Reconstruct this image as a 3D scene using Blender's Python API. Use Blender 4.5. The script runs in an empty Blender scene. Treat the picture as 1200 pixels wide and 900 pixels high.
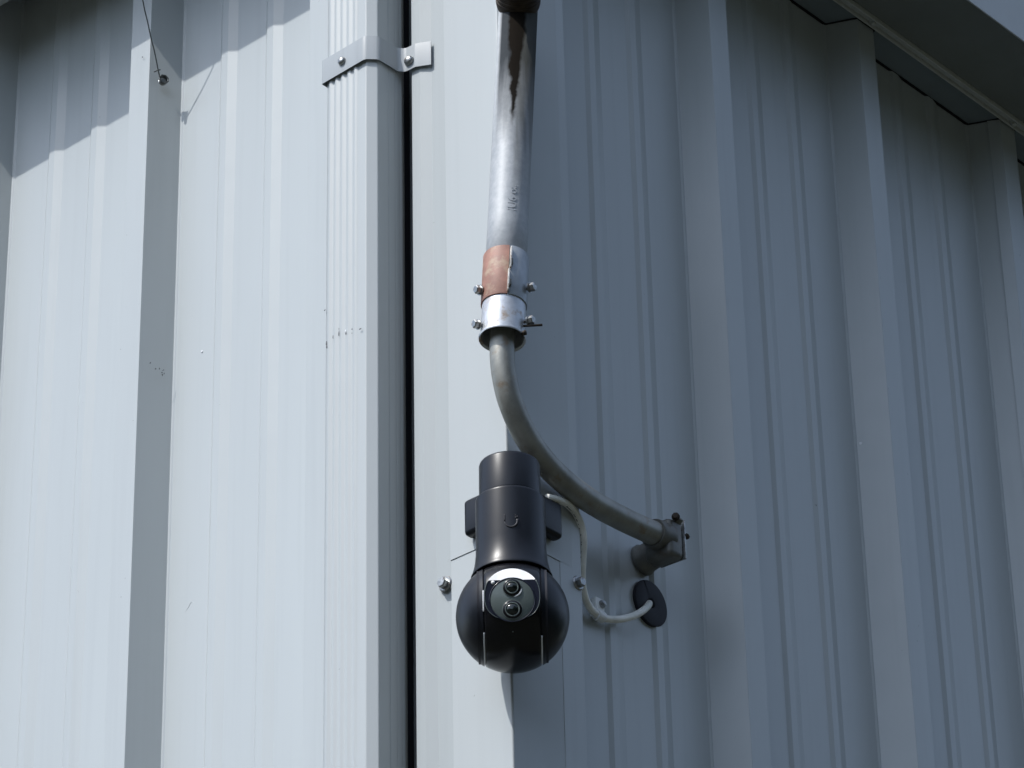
import bpy, bmesh, math, random
from mathutils import Vector, Matrix, noise
random.seed(7)
scene = bpy.context.scene
col = scene.collection
Z0 = 3.45                      # height of the mounting corner above the ground

# ------------------------------------------------------------------ camera
cr = Vector((0.7453, 0.6664, -0.0196)).normalized()
cd = Vector((-0.5655, 0.6475, 0.5109)).normalized()
cu = cr.cross(cd).normalized()
cr = cd.cross(cu).normalized()
cam_data = bpy.data.cameras.new("camera")
cam_data.sensor_width = 36.0
cam_data.lens = 4427.7 / 1200 * 36.0
cam_data.clip_start = 0.05
cam_data.clip_end = 2000
cam = bpy.data.objects.new("camera", cam_data)
M = Matrix((cr, cu, -cd)).transposed().to_4x4()
M.translation = Vector((2.2388, -2.5478, -1.8089 + Z0))
cam.matrix_world = M
col.objects.link(cam)
scene.camera = cam

# ------------------------------------------------------------------ sky and sun
SUN = Vector((-0.24, -1.0, 1.38)).normalized()
world = bpy.data.worlds.new("World")
scene.world = world
world.use_nodes = True
wn = world.node_tree
wn.nodes.clear()
sky = wn.nodes.new("ShaderNodeTexSky")
sky.sky_type = 'NISHITA'
sky.sun_disc = False
sky.sun_elevation = math.asin(SUN.z)
sky.sun_rotation = math.atan2(SUN.x, SUN.y)
sky.air_density = 1.0
sky.dust_density = 1.7
bg = wn.nodes.new("ShaderNodeBackground")
bg.inputs["Strength"].default_value = 0.15
wo = wn.nodes.new("ShaderNodeOutputWorld")
hs = wn.nodes.new("ShaderNodeHueSaturation")          # thin high haze: the blue is a little washed out everywhere
hs.inputs["Saturation"].default_value = 0.68
wn.links.new(sky.outputs[0], hs.inputs["Color"])
tint = wn.nodes.new("ShaderNodeMix"); tint.data_type = 'RGBA'; tint.blend_type = 'MULTIPLY'
tint.inputs[0].default_value = 1.0
tint.inputs[7].default_value = (0.93, 1.0, 1.06, 1)
wn.links.new(hs.outputs[0], tint.inputs[6])
wn.links.new(tint.outputs[2], bg.inputs[0])
wn.links.new(bg.outputs[0], wo.inputs[0])
sd = bpy.data.lights.new("sun", 'SUN')
sd.energy = 2.32
sd.angle = math.radians(0.53)
sd.color = (1.0, 0.975, 0.94)
sun = bpy.data.objects.new("sun", sd)
sun.rotation_euler = (-SUN).to_track_quat('-Z', 'Y').to_euler()
sun.location = (-5, -20, 30)
col.objects.link(sun)
scene.view_settings.view_transform = 'Standard'
scene.view_settings.look = 'None'
scene.view_settings.exposure = 0.65
scene.view_settings.gamma = 1.0

# ------------------------------------------------------------------ materials
def mat(name):
    m = bpy.data.materials.new(name)
    m.use_nodes = True
    nt = m.node_tree
    b = nt.nodes["Principled BSDF"]
    return m, nt, b

def N(nt, t, **kw):
    n = nt.nodes.new(t)
    for k, v in kw.items():
        if k in n.inputs: n.inputs[k].default_value = v
        else: setattr(n, k, v)
    return n

def math_node(nt, op, a, b=None, clamp=False):
    n = nt.nodes.new("ShaderNodeMath"); n.operation = op; n.use_clamp = clamp
    for i, v in enumerate((a, b)):
        if v is None: continue
        if isinstance(v, (int, float)): n.inputs[i].default_value = v
        else: nt.links.new(v, n.inputs[i])
    return n.outputs[0]

def coords(nt, scale=(1, 1, 1)):
    tc = N(nt, "ShaderNodeTexCoord")
    mp = N(nt, "ShaderNodeMapping")
    mp.inputs["Scale"].default_value = scale
    nt.links.new(tc.outputs["Object"], mp.inputs["Vector"])
    return tc, mp

def noise_tex(nt, vec, scale, detail=4, rough=0.55):
    n = N(nt, "ShaderNodeTexNoise")
    n.inputs["Scale"].default_value = scale
    n.inputs["Detail"].default_value = detail
    n.inputs["Roughness"].default_value = rough
    nt.links.new(vec, n.inputs["Vector"])
    return n.outputs["Fac"]

def ramp(nt, fac, p0, c0, p1, c1):
    r = N(nt, "ShaderNodeValToRGB")
    r.color_ramp.elements[0].position = p0; r.color_ramp.elements[0].color = (*c0, 1)
    r.color_ramp.elements[1].position = p1; r.color_ramp.elements[1].color = (*c1, 1)
    nt.links.new(fac, r.inputs[0])
    return r.outputs[0]

def mixc(nt, fac, a, b):
    n = N(nt, "ShaderNodeMix", data_type='RGBA')
    for s, v in ((0, fac), (6, a), (7, b)):
        if isinstance(v, (int, float)): n.inputs[s].default_value = v
        elif isinstance(v, tuple): n.inputs[s].default_value = (*v, 1)
        else: nt.links.new(v, n.inputs[s])
    return n.outputs[2]

def painted(name, c, rough=0.4, var=0.06, oil=0.0, spec=0.5, grime=0.0):
    m, nt, b = mat(name)
    tc, mp = coords(nt, (1, 1, 0.18))
    _, mp2 = coords(nt)
    n1 = noise_tex(nt, mp.outputs[0], 6, 5)
    lo = tuple(x * (1 - var) for x in c); hi = tuple(min(1, x * (1 + var)) for x in c)
    base = ramp(nt, n1, 0.3, lo, 0.7, hi)
    if grime:
        _, mp3 = coords(nt, (1, 1, 0.03))
        st = noise_tex(nt, mp3.outputs[0], 90, 3)
        f = math_node(nt, 'MULTIPLY', math_node(nt, 'SUBTRACT', st, 0.52, True), grime, True)
        base = mixc(nt, f, base, tuple(x * 0.55 for x in c))
        sp = noise_tex(nt, mp2.outputs[0], 170, 2)
        f2 = math_node(nt, 'MULTIPLY', math_node(nt, 'SUBTRACT', sp, 0.775, True), 14, True)
        base = mixc(nt, f2, base, (0.09, 0.085, 0.08))
    nt.links.new(base, b.inputs["Base Color"])
    rn = noise_tex(nt, mp2.outputs[0], 40, 3)
    r = math_node(nt, 'ADD', math_node(nt, 'MULTIPLY', rn, 0.16), rough - 0.08)
    nt.links.new(r, b.inputs["Roughness"])
    b.inputs["Specular IOR Level"].default_value = spec
    bn = N(nt, "ShaderNodeBump"); bn.inputs["Strength"].default_value = 0.05; bn.inputs["Distance"].default_value = 0.001
    nt.links.new(noise_tex(nt, mp2.outputs[0], 500, 2), bn.inputs["Height"])
    last = bn.outputs[0]
    if oil:
        _, mp4 = coords(nt, (1, 1, 0.35))
        b2 = N(nt, "ShaderNodeBump"); b2.inputs["Strength"].default_value = 1.0; b2.inputs["Distance"].default_value = oil
        nt.links.new(noise_tex(nt, mp4.outputs[0], 7, 2, 0.4), b2.inputs["Height"])
        nt.links.new(last, b2.inputs["Normal"])
        last = b2.outputs[0]
    nt.links.new(last, b.inputs["Normal"])
    return m

PAINT = (0.445, 0.480, 0.492)
m_siding = painted("siding_paint", PAINT, 0.32, 0.028, 0.0020, 0.55, 0.35)
m_trim = painted("trim_paint", (0.447, 0.480, 0.491), 0.42, 0.012, 0.001, 0.45, 0.2)
m_spout = painted("downspout_paint", (0.442, 0.474, 0.486), 0.36, 0.015, 0.0006, 0.5, 0.25)
m_flash = painted("flashing_paint", (0.402, 0.437, 0.450), 0.5, 0.02, 0.001, 0.35, 0.25)
m_strap = painted("strap_paint", (0.36, 0.39, 0.41), 0.36, 0.05, 0.001, 0.5, 0.8)
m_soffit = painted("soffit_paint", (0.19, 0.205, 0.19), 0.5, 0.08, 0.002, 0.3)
m_strip = painted("eave_strip_shaded", (0.20, 0.24, 0.27), 0.5, 0.06, 0.002, 0.3)  # wall colour darkened, standing in for the shade under the eave
m_lip = painted("lip_paint", (0.5, 0.52, 0.5), 0.45, 0.06)
m_gutter = painted("gutter_paint", (0.45, 0.475, 0.48), 0.4, 0.04)
m_roof = painted("roof_paint", (0.35, 0.37, 0.38), 0.45, 0.05)
m_scuff = painted("scuff_dirt", (0.12, 0.125, 0.135), 0.7, 0.2)
m_chip = painted("bare_chip", (0.8, 0.82, 0.85), 0.4, 0.05)  # pale chips in the paint

def plastic(name, c, rough, spec=0.5, bump=0.04, dust=0.0):
    m, nt, b = mat(name)
    _, mp = coords(nt)
    n1 = noise_tex(nt, mp.outputs[0], 60, 4)
    base = ramp(nt, n1, 0.3, tuple(x * 0.85 for x in c), 0.7, tuple(x * 1.15 for x in c))
    if dust:
        d = noise_tex(nt, mp.outputs[0], 900, 2)
        f = math_node(nt, 'MULTIPLY', math_node(nt, 'SUBTRACT', d, 0.68, True), dust, True)
        base = mixc(nt, f, base, (0.16, 0.16, 0.15))
    nt.links.new(base, b.inputs["Base Color"])
    rn = noise_tex(nt, mp.outputs[0], 25, 3)
    nt.links.new(math_node(nt, 'ADD', math_node(nt, 'MULTIPLY', rn, 0.1), rough - 0.05), b.inputs["Roughness"])
    b.inputs["Specular IOR Level"].default_value = spec
    if bump:
        bn = N(nt, "ShaderNodeBump"); bn.inputs["Strength"].default_value = bump; bn.inputs["Distance"].default_value = 0.0005
        nt.links.new(noise_tex(nt, mp.outputs[0], 1500, 2), bn.inputs["Height"])
        nt.links.new(bn.outputs[0], b.inputs["Normal"])
    return m

m_black = plastic("black_satin_plastic", (0.007, 0.0085, 0.013), 0.34, 0.32, 0.05, 1.0)
m_gloss = plastic("black_gloss_plastic", (0.006, 0.006, 0.008), 0.22, 0.35, 0)
m_navy = plastic("navy_gloss_frame", (0.012, 0.014, 0.028), 0.18, 0.5, 0)
m_glass = plastic("smoked_front_glass", (0.115, 0.140, 0.135), 0.2, 0.4, 0)
m_lens = plastic("lens_glass", (0.008, 0.012, 0.011), 0.08, 0.6, 0)
m_ring = plastic("lens_ring", (0.14, 0.17, 0.16), 0.3, 0.5, 0)
m_white = plastic("white_glare_and_led", (0.9, 0.9, 0.9), 0.35, 0.5, 0)  # painted glare and glint on the camera face, and its light
m_logo = plastic("logo_grey", (0.020, 0.021, 0.027), 0.6, 0.5, 0)
m_seam_glint = plastic("seam_glint", (0.75, 0.76, 0.78), 0.3, 0.5, 0)
m_rubber = plastic("black_rubber", (0.014, 0.015, 0.022), 0.6, 0.35, 0.2, 1.5)
m_cable = plastic("white_cable_sheath", (0.88, 0.87, 0.81), 0.45, 0.45, 0.1)
m_clip = plastic("white_clip_nylon", (0.86, 0.87, 0.86), 0.4, 0.5, 0)
m_foam = plastic("closure_foam", (0.014, 0.015, 0.018), 0.9, 0.1, 0)

def metal(name, c, rough, metallic=0.9, var=0.25, scale=60, rust=0.0, rustscale=30, rc=(0.16, 0.07, 0.03)):
    m, nt, b = mat(name)
    _, mp = coords(nt)
    n1 = noise_tex(nt, mp.outputs[0], scale, 5, 0.6)
    base = ramp(nt, n1, 0.3, tuple(x * (1 - var) for x in c), 0.7, tuple(min(1, x * (1 + var)) for x in c))
    met = metallic
    if rust:
        r1 = noise_tex(nt, mp.outputs[0], rustscale, 6, 0.65)
        f = math_node(nt, 'MULTIPLY', math_node(nt, 'SUBTRACT', r1, 0.62 - rust, True), 6, True)
        base = mixc(nt, f, base, rc)
        met = math_node(nt, 'MULTIPLY', math_node(nt, 'SUBTRACT', 1.0, f), metallic)
        nt.links.new(met, b.inputs["Metallic"])
    else:
        b.inputs["Metallic"].default_value = metallic
    nt.links.new(base, b.inputs["Base Color"])
    rn = noise_tex(nt, mp.outputs[0], scale * 2, 3)
    nt.links.new(math_node(nt, 'ADD', math_node(nt, 'MULTIPLY', rn, 0.2), rough - 0.1), b.inputs["Roughness"])
    bn = N(nt, "ShaderNodeBump"); bn.inputs["Strength"].default_value = 0.15; bn.inputs["Distance"].default_value = 0.0006
    nt.links.new(noise_tex(nt, mp.outputs[0], 350, 3), bn.inputs["Height"])
    nt.links.new(bn.outputs[0], b.inputs["Normal"])
    return m

m_steel = metal("zinc_screw_steel", (0.36, 0.37, 0.37), 0.38, 0.9, 0.3, 400, 0.08, 300)
m_galv = metal("galvanised_sleeve", (0.58, 0.60, 0.63), 0.42, 0.55, 0.15, 120, 0.07, 60, (0.28, 0.19, 0.12))
m_sleeve_grey = metal("grey_sleeve", (0.36, 0.39, 0.42), 0.45, 0.4, 0.12, 120)
m_jpipe = metal("weathered_pipe", (0.30, 0.30, 0.275), 0.45, 0.45, 0.2, 50, 0.05, 40, (0.2, 0.13, 0.07))
m_bracket = metal("weathered_bracket", (0.15, 0.15, 0.138), 0.5, 0.4, 0.25, 60, 0.06, 50, (0.1, 0.07, 0.04))
m_arm = metal("dark_weathered_fitting", (0.045, 0.032, 0.022), 0.7, 0.2, 0.4, 120)
m_wire = metal("dark_wire", (0.12, 0.13, 0.13), 0.5, 0.6, 0.2, 200)
m_rustpaint = metal("red_oxide_paint", (0.30, 0.155, 0.118), 0.6, 0.05, 0.22, 110, 0.11, 48, (0.42, 0.31, 0.22))
m_edge = metal("bare_seam_metal", (0.62, 0.60, 0.56), 0.45, 0.4, 0.2, 200, 0.1, 150)

# the galvanised mast, with a black drip stain running down from its fitting
MA = Vector((0.066, -0.0731, 0.204 + Z0)); MB_ = Vector((0.066, -0.0365, 0.627 + Z0))
maxis = (MB_ - MA).normalized()
F = Vector((0.6588, -0.7523, 0)); R = Vector((0.7523, 0.6588, 0)); ZU = Vector((0, 0, 1))
MAST_O = Vector((0.0, 0.216, 0.08 + Z0))       # the mast's foot on the wall
def mast_material():
    m, nt, b = mat("galvanised_mast")
    tc, mp = coords(nt)
    n1 = noise_tex(nt, mp.outputs[0], 140, 5, 0.65)
    base = ramp(nt, n1, 0.3, (0.34, 0.365, 0.39), 0.7, (0.46, 0.48, 0.50))
    _, mpl = coords(nt, (1, 1, 0.08))
    streak = noise_tex(nt, mpl.outputs[0], 160, 3)
    wob = math_node(nt, 'MULTIPLY', math_node(nt, 'SUBTRACT', noise_tex(nt, mp.outputs[0], 55, 4), 0.5), 0.010)
    sep = N(nt, "ShaderNodeSeparateXYZ"); nt.links.new(tc.outputs["Object"], sep.inputs[0])
    O = MA - MAST_O
    z = sep.outputs[2]
    s = math_node(nt, 'SUBTRACT', z, O.z)
    dy = maxis.y / maxis.z
    x = math_node(nt, 'SUBTRACT', sep.outputs[0], O.x)
    y = math_node(nt, 'SUBTRACT', math_node(nt, 'SUBTRACT', sep.outputs[1], O.y), math_node(nt, 'MULTIPLY', s, dy))
    lat = math_node(nt, 'ADD', math_node(nt, 'MULTIPLY', x, R.x), math_node(nt, 'MULTIPLY', y, R.y))
    front = math_node(nt, 'ADD', math_node(nt, 'MULTIPLY', x, F.x), math_node(nt, 'MULTIPLY', y, F.y))
    isf = math_node(nt, 'GREATER_THAN', front, 0.0)
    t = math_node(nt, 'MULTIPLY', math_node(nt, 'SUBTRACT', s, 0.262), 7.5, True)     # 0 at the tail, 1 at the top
    wid = math_node(nt, 'ADD', math_node(nt, 'MULTIPLY', t, 0.0075), 0.0028)
    dist = math_node(nt, 'ABSOLUTE', math_node(nt, 'ADD', math_node(nt, 'SUBTRACT', lat, 0.0002), wob))
    edge = math_node(nt, 'MULTIPLY', math_node(nt, 'SUBTRACT', wid, dist), 330, True)
    tail = math_node(nt, 'MULTIPLY', math_node(nt, 'SUBTRACT', s, 0.256), 40, True)
    f = math_node(nt, 'MULTIPLY', math_node(nt, 'MULTIPLY', edge, tail), isf)
    # shade side of the pipe painted in, right of the drip
    side_shade = math_node(nt, 'MULTIPLY', math_node(nt, 'MULTIPLY', math_node(nt, 'SUBTRACT', lat, 0.002), 300, True),
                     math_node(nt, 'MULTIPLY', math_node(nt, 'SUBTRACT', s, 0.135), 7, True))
    side_shade = math_node(nt, 'MULTIPLY', side_shade, math_node(nt, 'ADD', math_node(nt, 'MULTIPLY', streak, 0.8), 0.2))
    # shade below the head fitting, painted in except at the far left edge
    top_shade = math_node(nt, 'MULTIPLY', math_node(nt, 'SUBTRACT', math_node(nt, 'ADD', s, math_node(nt, 'MULTIPLY', streak, 0.05)), 0.255), 8.5, True)
    top_shade = math_node(nt, 'MULTIPLY', top_shade, math_node(nt, 'MULTIPLY', math_node(nt, 'ADD', lat, 0.0192), 320, True))
    base = mixc(nt, math_node(nt, 'MULTIPLY', top_shade, 0.93), base, (0.020, 0.024, 0.028))
    base = mixc(nt, math_node(nt, 'MULTIPLY', side_shade, 0.75), base, (0.10, 0.098, 0.08))
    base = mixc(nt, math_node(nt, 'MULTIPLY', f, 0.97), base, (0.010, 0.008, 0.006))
    nt.links.new(base, b.inputs["Base Color"])
    stain_shade = math_node(nt, 'MAXIMUM', math_node(nt, 'MAXIMUM', f, top_shade), math_node(nt, 'MULTIPLY', side_shade, 0.7))  # real drip stain and painted shade share one mask
    nt.links.new(math_node(nt, 'MULTIPLY', math_node(nt, 'SUBTRACT', 1.0, stain_shade), 0.12), b.inputs["Metallic"])
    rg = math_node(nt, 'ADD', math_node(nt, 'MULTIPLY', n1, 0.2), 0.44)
    nt.links.new(math_node(nt, 'ADD', rg, math_node(nt, 'MULTIPLY', stain_shade, 0.3)), b.inputs["Roughness"])
    nt.links.new(math_node(nt, 'SUBTRACT', 0.45, math_node(nt, 'MULTIPLY', stain_shade, 0.44)), b.inputs["Specular IOR Level"])
    bn = N(nt, "ShaderNodeBump"); bn.inputs["Strength"].default_value = 0.2; bn.inputs["Distance"].default_value = 0.0008
    nt.links.new(noise_tex(nt, mp.outputs[0], 260, 4), bn.inputs["Height"])
    nt.links.new(bn.outputs[0], b.inputs["Normal"])
    return m
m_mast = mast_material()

def ground_material():
    m, nt, b = mat("rough_grass_ground")
    _, mp = coords(nt)
    n1 = noise_tex(nt, mp.outputs[0], 1.5, 6)
    c = ramp(nt, n1, 0.3, (0.030, 0.036, 0.024), 0.7, (0.060, 0.062, 0.045))
    n2 = noise_tex(nt, mp.outputs[0], 40, 4)
    c = mixc(nt, math_node(nt, 'MULTIPLY', n2, 0.5), c, (0.07, 0.066, 0.055))
    nt.links.new(c, b.inputs["Base Color"])
    b.inputs["Roughness"].default_value = 0.95
    bn = N(nt, "ShaderNodeBump"); bn.inputs["Distance"].default_value = 0.03
    nt.links.new(n2, bn.inputs["Height"]); nt.links.new(bn.outputs[0], b.inputs["Normal"])
    return m
m_ground = ground_material()

# ------------------------------------------------------------------ builders
ORIGIN = {}
def thing(name, label, cat, loc, group=None):
    o = bpy.data.objects.new(name, None)
    o.empty_display_size = 0.05
    o.location = loc
    o['label'] = label; o['category'] = cat
    if group: o['group'] = group
    col.objects.link(o)
    ORIGIN[o] = Vector(loc)
    return o

def obj(name, verts, faces, m, parent=None, smooth=True, wn_=False, sharp=None):
    og = ORIGIN.get(parent, Vector((0, 0, 0)))
    me = bpy.data.meshes.new(name)
    me.from_pydata([tuple(Vector(v) - og) for v in verts], [], faces)
    bm = bmesh.new(); bm.from_mesh(me)
    bmesh.ops.recalc_face_normals(bm, faces=bm.faces[:])
    bm.to_mesh(me); bm.free()
    if smooth:
        me.polygons.foreach_set('use_smooth', [True] * len(me.polygons))
    if sharp is not None:
        me.set_sharp_from_angle(angle=math.radians(sharp))
    me.materials.append(m)
    o = bpy.data.objects.new(name, me)
    col.objects.link(o)
    if wn_:
        w = o.modifiers.new("weighted", 'WEIGHTED_NORMAL'); w.keep_sharp = True; w.weight = 100
    if parent is not None:
        o.parent = parent
    ORIGIN[o] = og
    return o

def frame(axis):
    a = Vector(axis).normalized()
    t = Vector((0, 0, 1)) if abs(a.z) < 0.9 else Vector((1, 0, 0))
    x = t.cross(a).normalized(); y = a.cross(x)
    return x, y, a

def lathe(profile, base, axis, seg=48, a0=0.0, a1=None, ref=None):
    """profile: list of (radius, distance along axis); a partial turn when a1 is given"""
    x, y, a = frame(axis)
    if ref is not None:
        x = (ref - a * ref.dot(a)).normalized(); y = a.cross(x)
    base = Vector(base)
    V = []; Fc = []
    full = a1 is None
    n = seg if full else seg + 1
    for (r, s) in profile:
        for i in range(n):
            t = 2 * math.pi * i / seg if full else a0 + (a1 - a0) * i / seg
            V.append(base + a * s + (x * math.cos(t) + y * math.sin(t)) * r)
    for j in range(len(profile) - 1):
        for i in range(n if full else n - 1):
            k = (i + 1) % n
            Fc.append((j * n + i, j * n + k, (j + 1) * n + k, (j + 1) * n + i))
    if full:
        if profile[0][0] > 1e-6: Fc.append(tuple(range(n)))
        if profile[-1][0] > 1e-6: Fc.append(tuple((len(profile) - 1) * n + i for i in range(n)))
    return V, Fc

def merge(*parts):
    V = []; Fc = []
    for v, f in parts:
        o = len(V); V += list(v); Fc += [tuple(i + o for i in q) for q in f]
    return V, Fc

def catmull(P, n=8):
    P = [Vector(p) for p in P]; out = []
    for i in range(len(P) - 1):
        p0 = P[max(i - 1, 0)]; p1 = P[i]; p2 = P[i + 1]; p3 = P[min(i + 2, len(P) - 1)]
        for k in range(n):
            t = k / n
            out.append(0.5 * ((2 * p1) + (p2 - p0) * t + (2 * p0 - 5 * p1 + 4 * p2 - p3) * t * t + (3 * p1 - p0 - 3 * p2 + p3) * t ** 3))
    out.append(P[-1]); return out

def tube(P, r, seg=16, caps=True):
    P = [Vector(p) for p in P]
    V = []; Fc = []
    t = (P[1] - P[0]).normalized(); x, y, _ = frame(t)
    for i, p in enumerate(P):
        tn = (P[min(i + 1, len(P) - 1)] - P[max(i - 1, 0)]).normalized()
        x = (x - tn * x.dot(tn)).normalized(); y = tn.cross(x)
        rr = r(i / (len(P) - 1)) if callable(r) else r
        for k in range(seg):
            a = 2 * math.pi * k / seg
            V.append(p + (x * math.cos(a) + y * math.sin(a)) * rr)
    for i in range(len(P) - 1):
        for k in range(seg):
            k2 = (k + 1) % seg
            Fc.append((i * seg + k, i * seg + k2, (i + 1) * seg + k2, (i + 1) * seg + k))
    if caps:
        Fc.append(tuple(range(seg))); Fc.append(tuple((len(P) - 1) * seg + k for k in range(seg)))
    return V, Fc

def box(c, ax, ay, az, sx, sy, sz, bev=0.0, seg=2):
    """box about c along three axes with rounded edges"""
    bm = bmesh.new()
    bmesh.ops.create_cube(bm, size=1.0)
    for v in bm.verts:
        v.co = Vector((v.co.x * sx, v.co.y * sy, v.co.z * sz))
    if bev:
        bmesh.ops.bevel(bm, geom=bm.edges[:], offset=bev, segments=seg, affect='EDGES', profile=0.5)
    bm.verts.ensure_lookup_table()
    c = Vector(c); ax = Vector(ax); ay = Vector(ay); az = Vector(az)
    V = [c + ax * v.co.x + ay * v.co.y + az * v.co.z for v in bm.verts]
    idx = {v: i for i, v in enumerate(bm.verts)}
    Fc = [tuple(idx[v] for v in f.verts) for f in bm.faces]
    bm.free()
    return V, Fc
X_, Y_ = Vector((1, 0, 0)), Vector((0, 1, 0))
def abox(x0, x1, y0, y1, z0, z1, bev=0.0):
    return box(((x0 + x1) / 2, (y0 + y1) / 2, (z0 + z1) / 2), X_, Y_, ZU, x1 - x0, y1 - y0, z1 - z0, bev)

def fillet(P, r, n=3):
    """round the bends of a 2-D polyline"""
    out = [Vector(P[0])]
    for i in range(1, len(P) - 1):
        p = Vector(P[i]); a = Vector(P[i - 1]) - p; b = Vector(P[i + 1]) - p
        la, lb = a.length, b.length
        rr = r[i] if isinstance(r, (list, tuple)) else r
        ang = a.angle(b)
        d = min(rr / max(math.tan(ang / 2), 1e-3), la * 0.42, lb * 0.42)
        if math.pi - ang < 0.02: out.append(p); continue
        s = p + a.normalized() * d; e = p + b.normalized() * d
        for k in range(n + 1):
            t = k / n
            out.append(s * (1 - t) ** 2 + p * 2 * t * (1 - t) + e * t * t)
    out.append(Vector(P[-1]))
    return out

def extrude(poly, z0, z1, th=0.0007, nz=1, closed=False):
    """sheet metal: a 2-D outline (x, y) with a thickness, run up from z0 to z1"""
    n = len(poly)
    nor = []
    for i in range(n):
        if closed: t = poly[(i + 1) % n] - poly[i - 1]
        else: t = poly[min(i + 1, n - 1)] - poly[max(i - 1, 0)]
        nor.append(Vector((-t.y, t.x)).normalized())
    inner = [p + q * th for p, q in zip(poly, nor)]
    V = []; Fc = []
    rows = nz + 1
    for k in range(rows):
        z = z0 + (z1 - z0) * k / nz
        V += [Vector((p.x, p.y, z)) for p in poly] + [Vector((p.x, p.y, z)) for p in inner]
    m2 = 2 * n
    rng = range(n) if closed else range(n - 1)
    for k in range(nz):
        for i in rng:
            j = (i + 1) % n
            a = k * m2
            Fc.append((a + i, a + j, a + m2 + j, a + m2 + i))
            Fc.append((a + n + j, a + n + i, a + m2 + n + i, a + m2 + n + j))
        if not closed:
            for i in (0, n - 1):
                Fc.append((k * m2 + i, k * m2 + n + i, (k + 1) * m2 + n + i, (k + 1) * m2 + i))
    for k in (0, nz):
        for i in rng:
            j = (i + 1) % n
            Fc.append((k * m2 + i, k * m2 + j, k * m2 + n + j, k * m2 + n + i))
    return V, Fc

# ------------------------------------------------------------------ ground
g = obj("ground", [(-300, -300, 0), (300, -300, 0), (300, 300, 0), (-300, 300, 0)], [(0, 1, 2, 3)], m_ground, smooth=False)
g['kind'] = 'structure'; g['label'] = 'rough grassy ground round the metal building'

# ------------------------------------------------------------------ unseen wood behind the viewer, shaped to dim the low sky
def added_leaf_material():
    m, nt, b = mat("added_dark_foliage")
    _, mp = coords(nt)
    c = ramp(nt, noise_tex(nt, mp.outputs[0], 0.8, 5), 0.3, (0.030, 0.045, 0.018), 0.7, (0.060, 0.085, 0.032))
    nt.links.new(c, b.inputs["Base Color"]); b.inputs["Roughness"].default_value = 0.8
    return m
rw = random.Random(3)
WV = []; WF = []
def leaf(c, sz):
    a = Vector((rw.uniform(-1, 1), rw.uniform(-1, 1), rw.uniform(-1, 1))).normalized()
    x, y, _ = frame(a); i = len(WV)
    WV.extend([c + x * sz, c + y * sz * 0.6, c - x * sz, c - y * sz * 0.6]); WF.append((i, i + 1, i + 2, i + 3))
for k in range(46):
    az = math.radians(-150 + 250 * k / 45 + rw.uniform(-2, 2))      # from behind the viewer's left round to the right
    tall = math.radians(-28) < az < math.radians(30)                # taller and nearer here to cut light from the right
    right = math.radians(30) <= az < math.radians(80)
    rad = rw.uniform(13, 16) if tall else rw.uniform(16, 20) if right else rw.uniform(20, 27)
    hgt = rw.uniform(13, 16.5) if tall else rw.uniform(7.0, 9.0) if right else rw.uniform(8.0, 11.0)
    bx, by = rad * math.sin(az + math.pi / 2) + 3, -rad * math.cos(az + math.pi / 2) - 2
    if bx < 1.5 and by > -6: continue
    i0 = len(WV)
    tv, tf = tube([(bx, by, -0.2), (bx + rw.uniform(-.3, .3), by, hgt * 0.35), (bx + rw.uniform(-.6, .6), by, hgt * 0.8)], lambda t: 0.28 * (1 - 0.8 * t), 7)
    WV.extend(tv); WF.extend([tuple(i + i0 for i in f) for f in tf])
    for q in range(420):
        d = Vector((rw.gauss(0, 1), rw.gauss(0, 1), rw.gauss(0, 1))).normalized() * rw.uniform(0.55, 1.05)
        leaf(Vector((bx + d.x * hgt * 0.24, by + d.y * hgt * 0.24, hgt * 0.52 + d.z * hgt * 0.46)), rw.uniform(0.35, 0.75))
added_wood = obj("added_wood", WV, WF, added_leaf_material(), None, False)
added_wood['kind'] = 'stuff'; added_wood['label'] = 'unseen belt of trees that dims the light from the horizon'; added_wood['category'] = 'added_wood'

# ------------------------------------------------------------------ the building
H, RUN, TOP, S = 0.0388, 0.0178, 0.0335, 0.3048
RW = 2 * RUN + TOP
WALL_TOP = Z0 + 1.17
bld = thing("metal_building", "pale blue-grey metal building corner clad in ribbed sheets, one side sunlit, one shaded", "building", (0, 0, 0))

def pan(x):
    """two shallow stiffening beads on the flat after a rib that starts at x"""
    P = []
    for b0 in (0.1345, 0.2110):
        P += [(x + b0, 0), (x + b0 + 0.0050, -0.0033), (x + b0 + 0.0150, -0.0033), (x + b0 + 0.0285, 0)]
    return P
def rib(x):
    # small ridge added at each foot, shaped to catch a bright line
    return [(x - 0.0034, 0), (x - 0.0014, -0.0013), (x + 0.0002, -0.0012), (x + RUN, -H), (x + RUN + TOP, -H), (x + RW - 0.0002, -0.0012), (x + RW + 0.0014, -0.0013), (x + RW + 0.0034, 0)]
def panel_outline(x_end=None):
    lift = 0.0016
    P = [(RUN * 0.55, -H * 0.55 - 0.0045), (RUN * 0.60, -H * 0.60 - 0.0040), (RUN + 0.0006, -H - lift), (RUN + TOP, -H - lift), (RW, -0.0014), (RW + 0.0016, -0.0014), (RW + 0.0038, 0)]
    P += pan(0) + rib(S) + pan(S) + rib(2 * S) + pan(2 * S)
    P += rib(3 * S)[:3] + [(3 * S + RUN, -H), (3 * S + RUN + TOP, -H), (3 * S + RW - 0.006, -H * 0.3)]
    if x_end is not None:
        Q = []
        for i, p in enumerate(P):
            if p[0] <= x_end: Q.append(p)
            else:
                a = P[i - 1]; t = (x_end - a[0]) / (p[0] - a[0])
                Q.append((x_end, a[1] + (p[1] - a[1]) * t)); break
        P = Q
    return fillet(P, 0.0010, 3)

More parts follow.
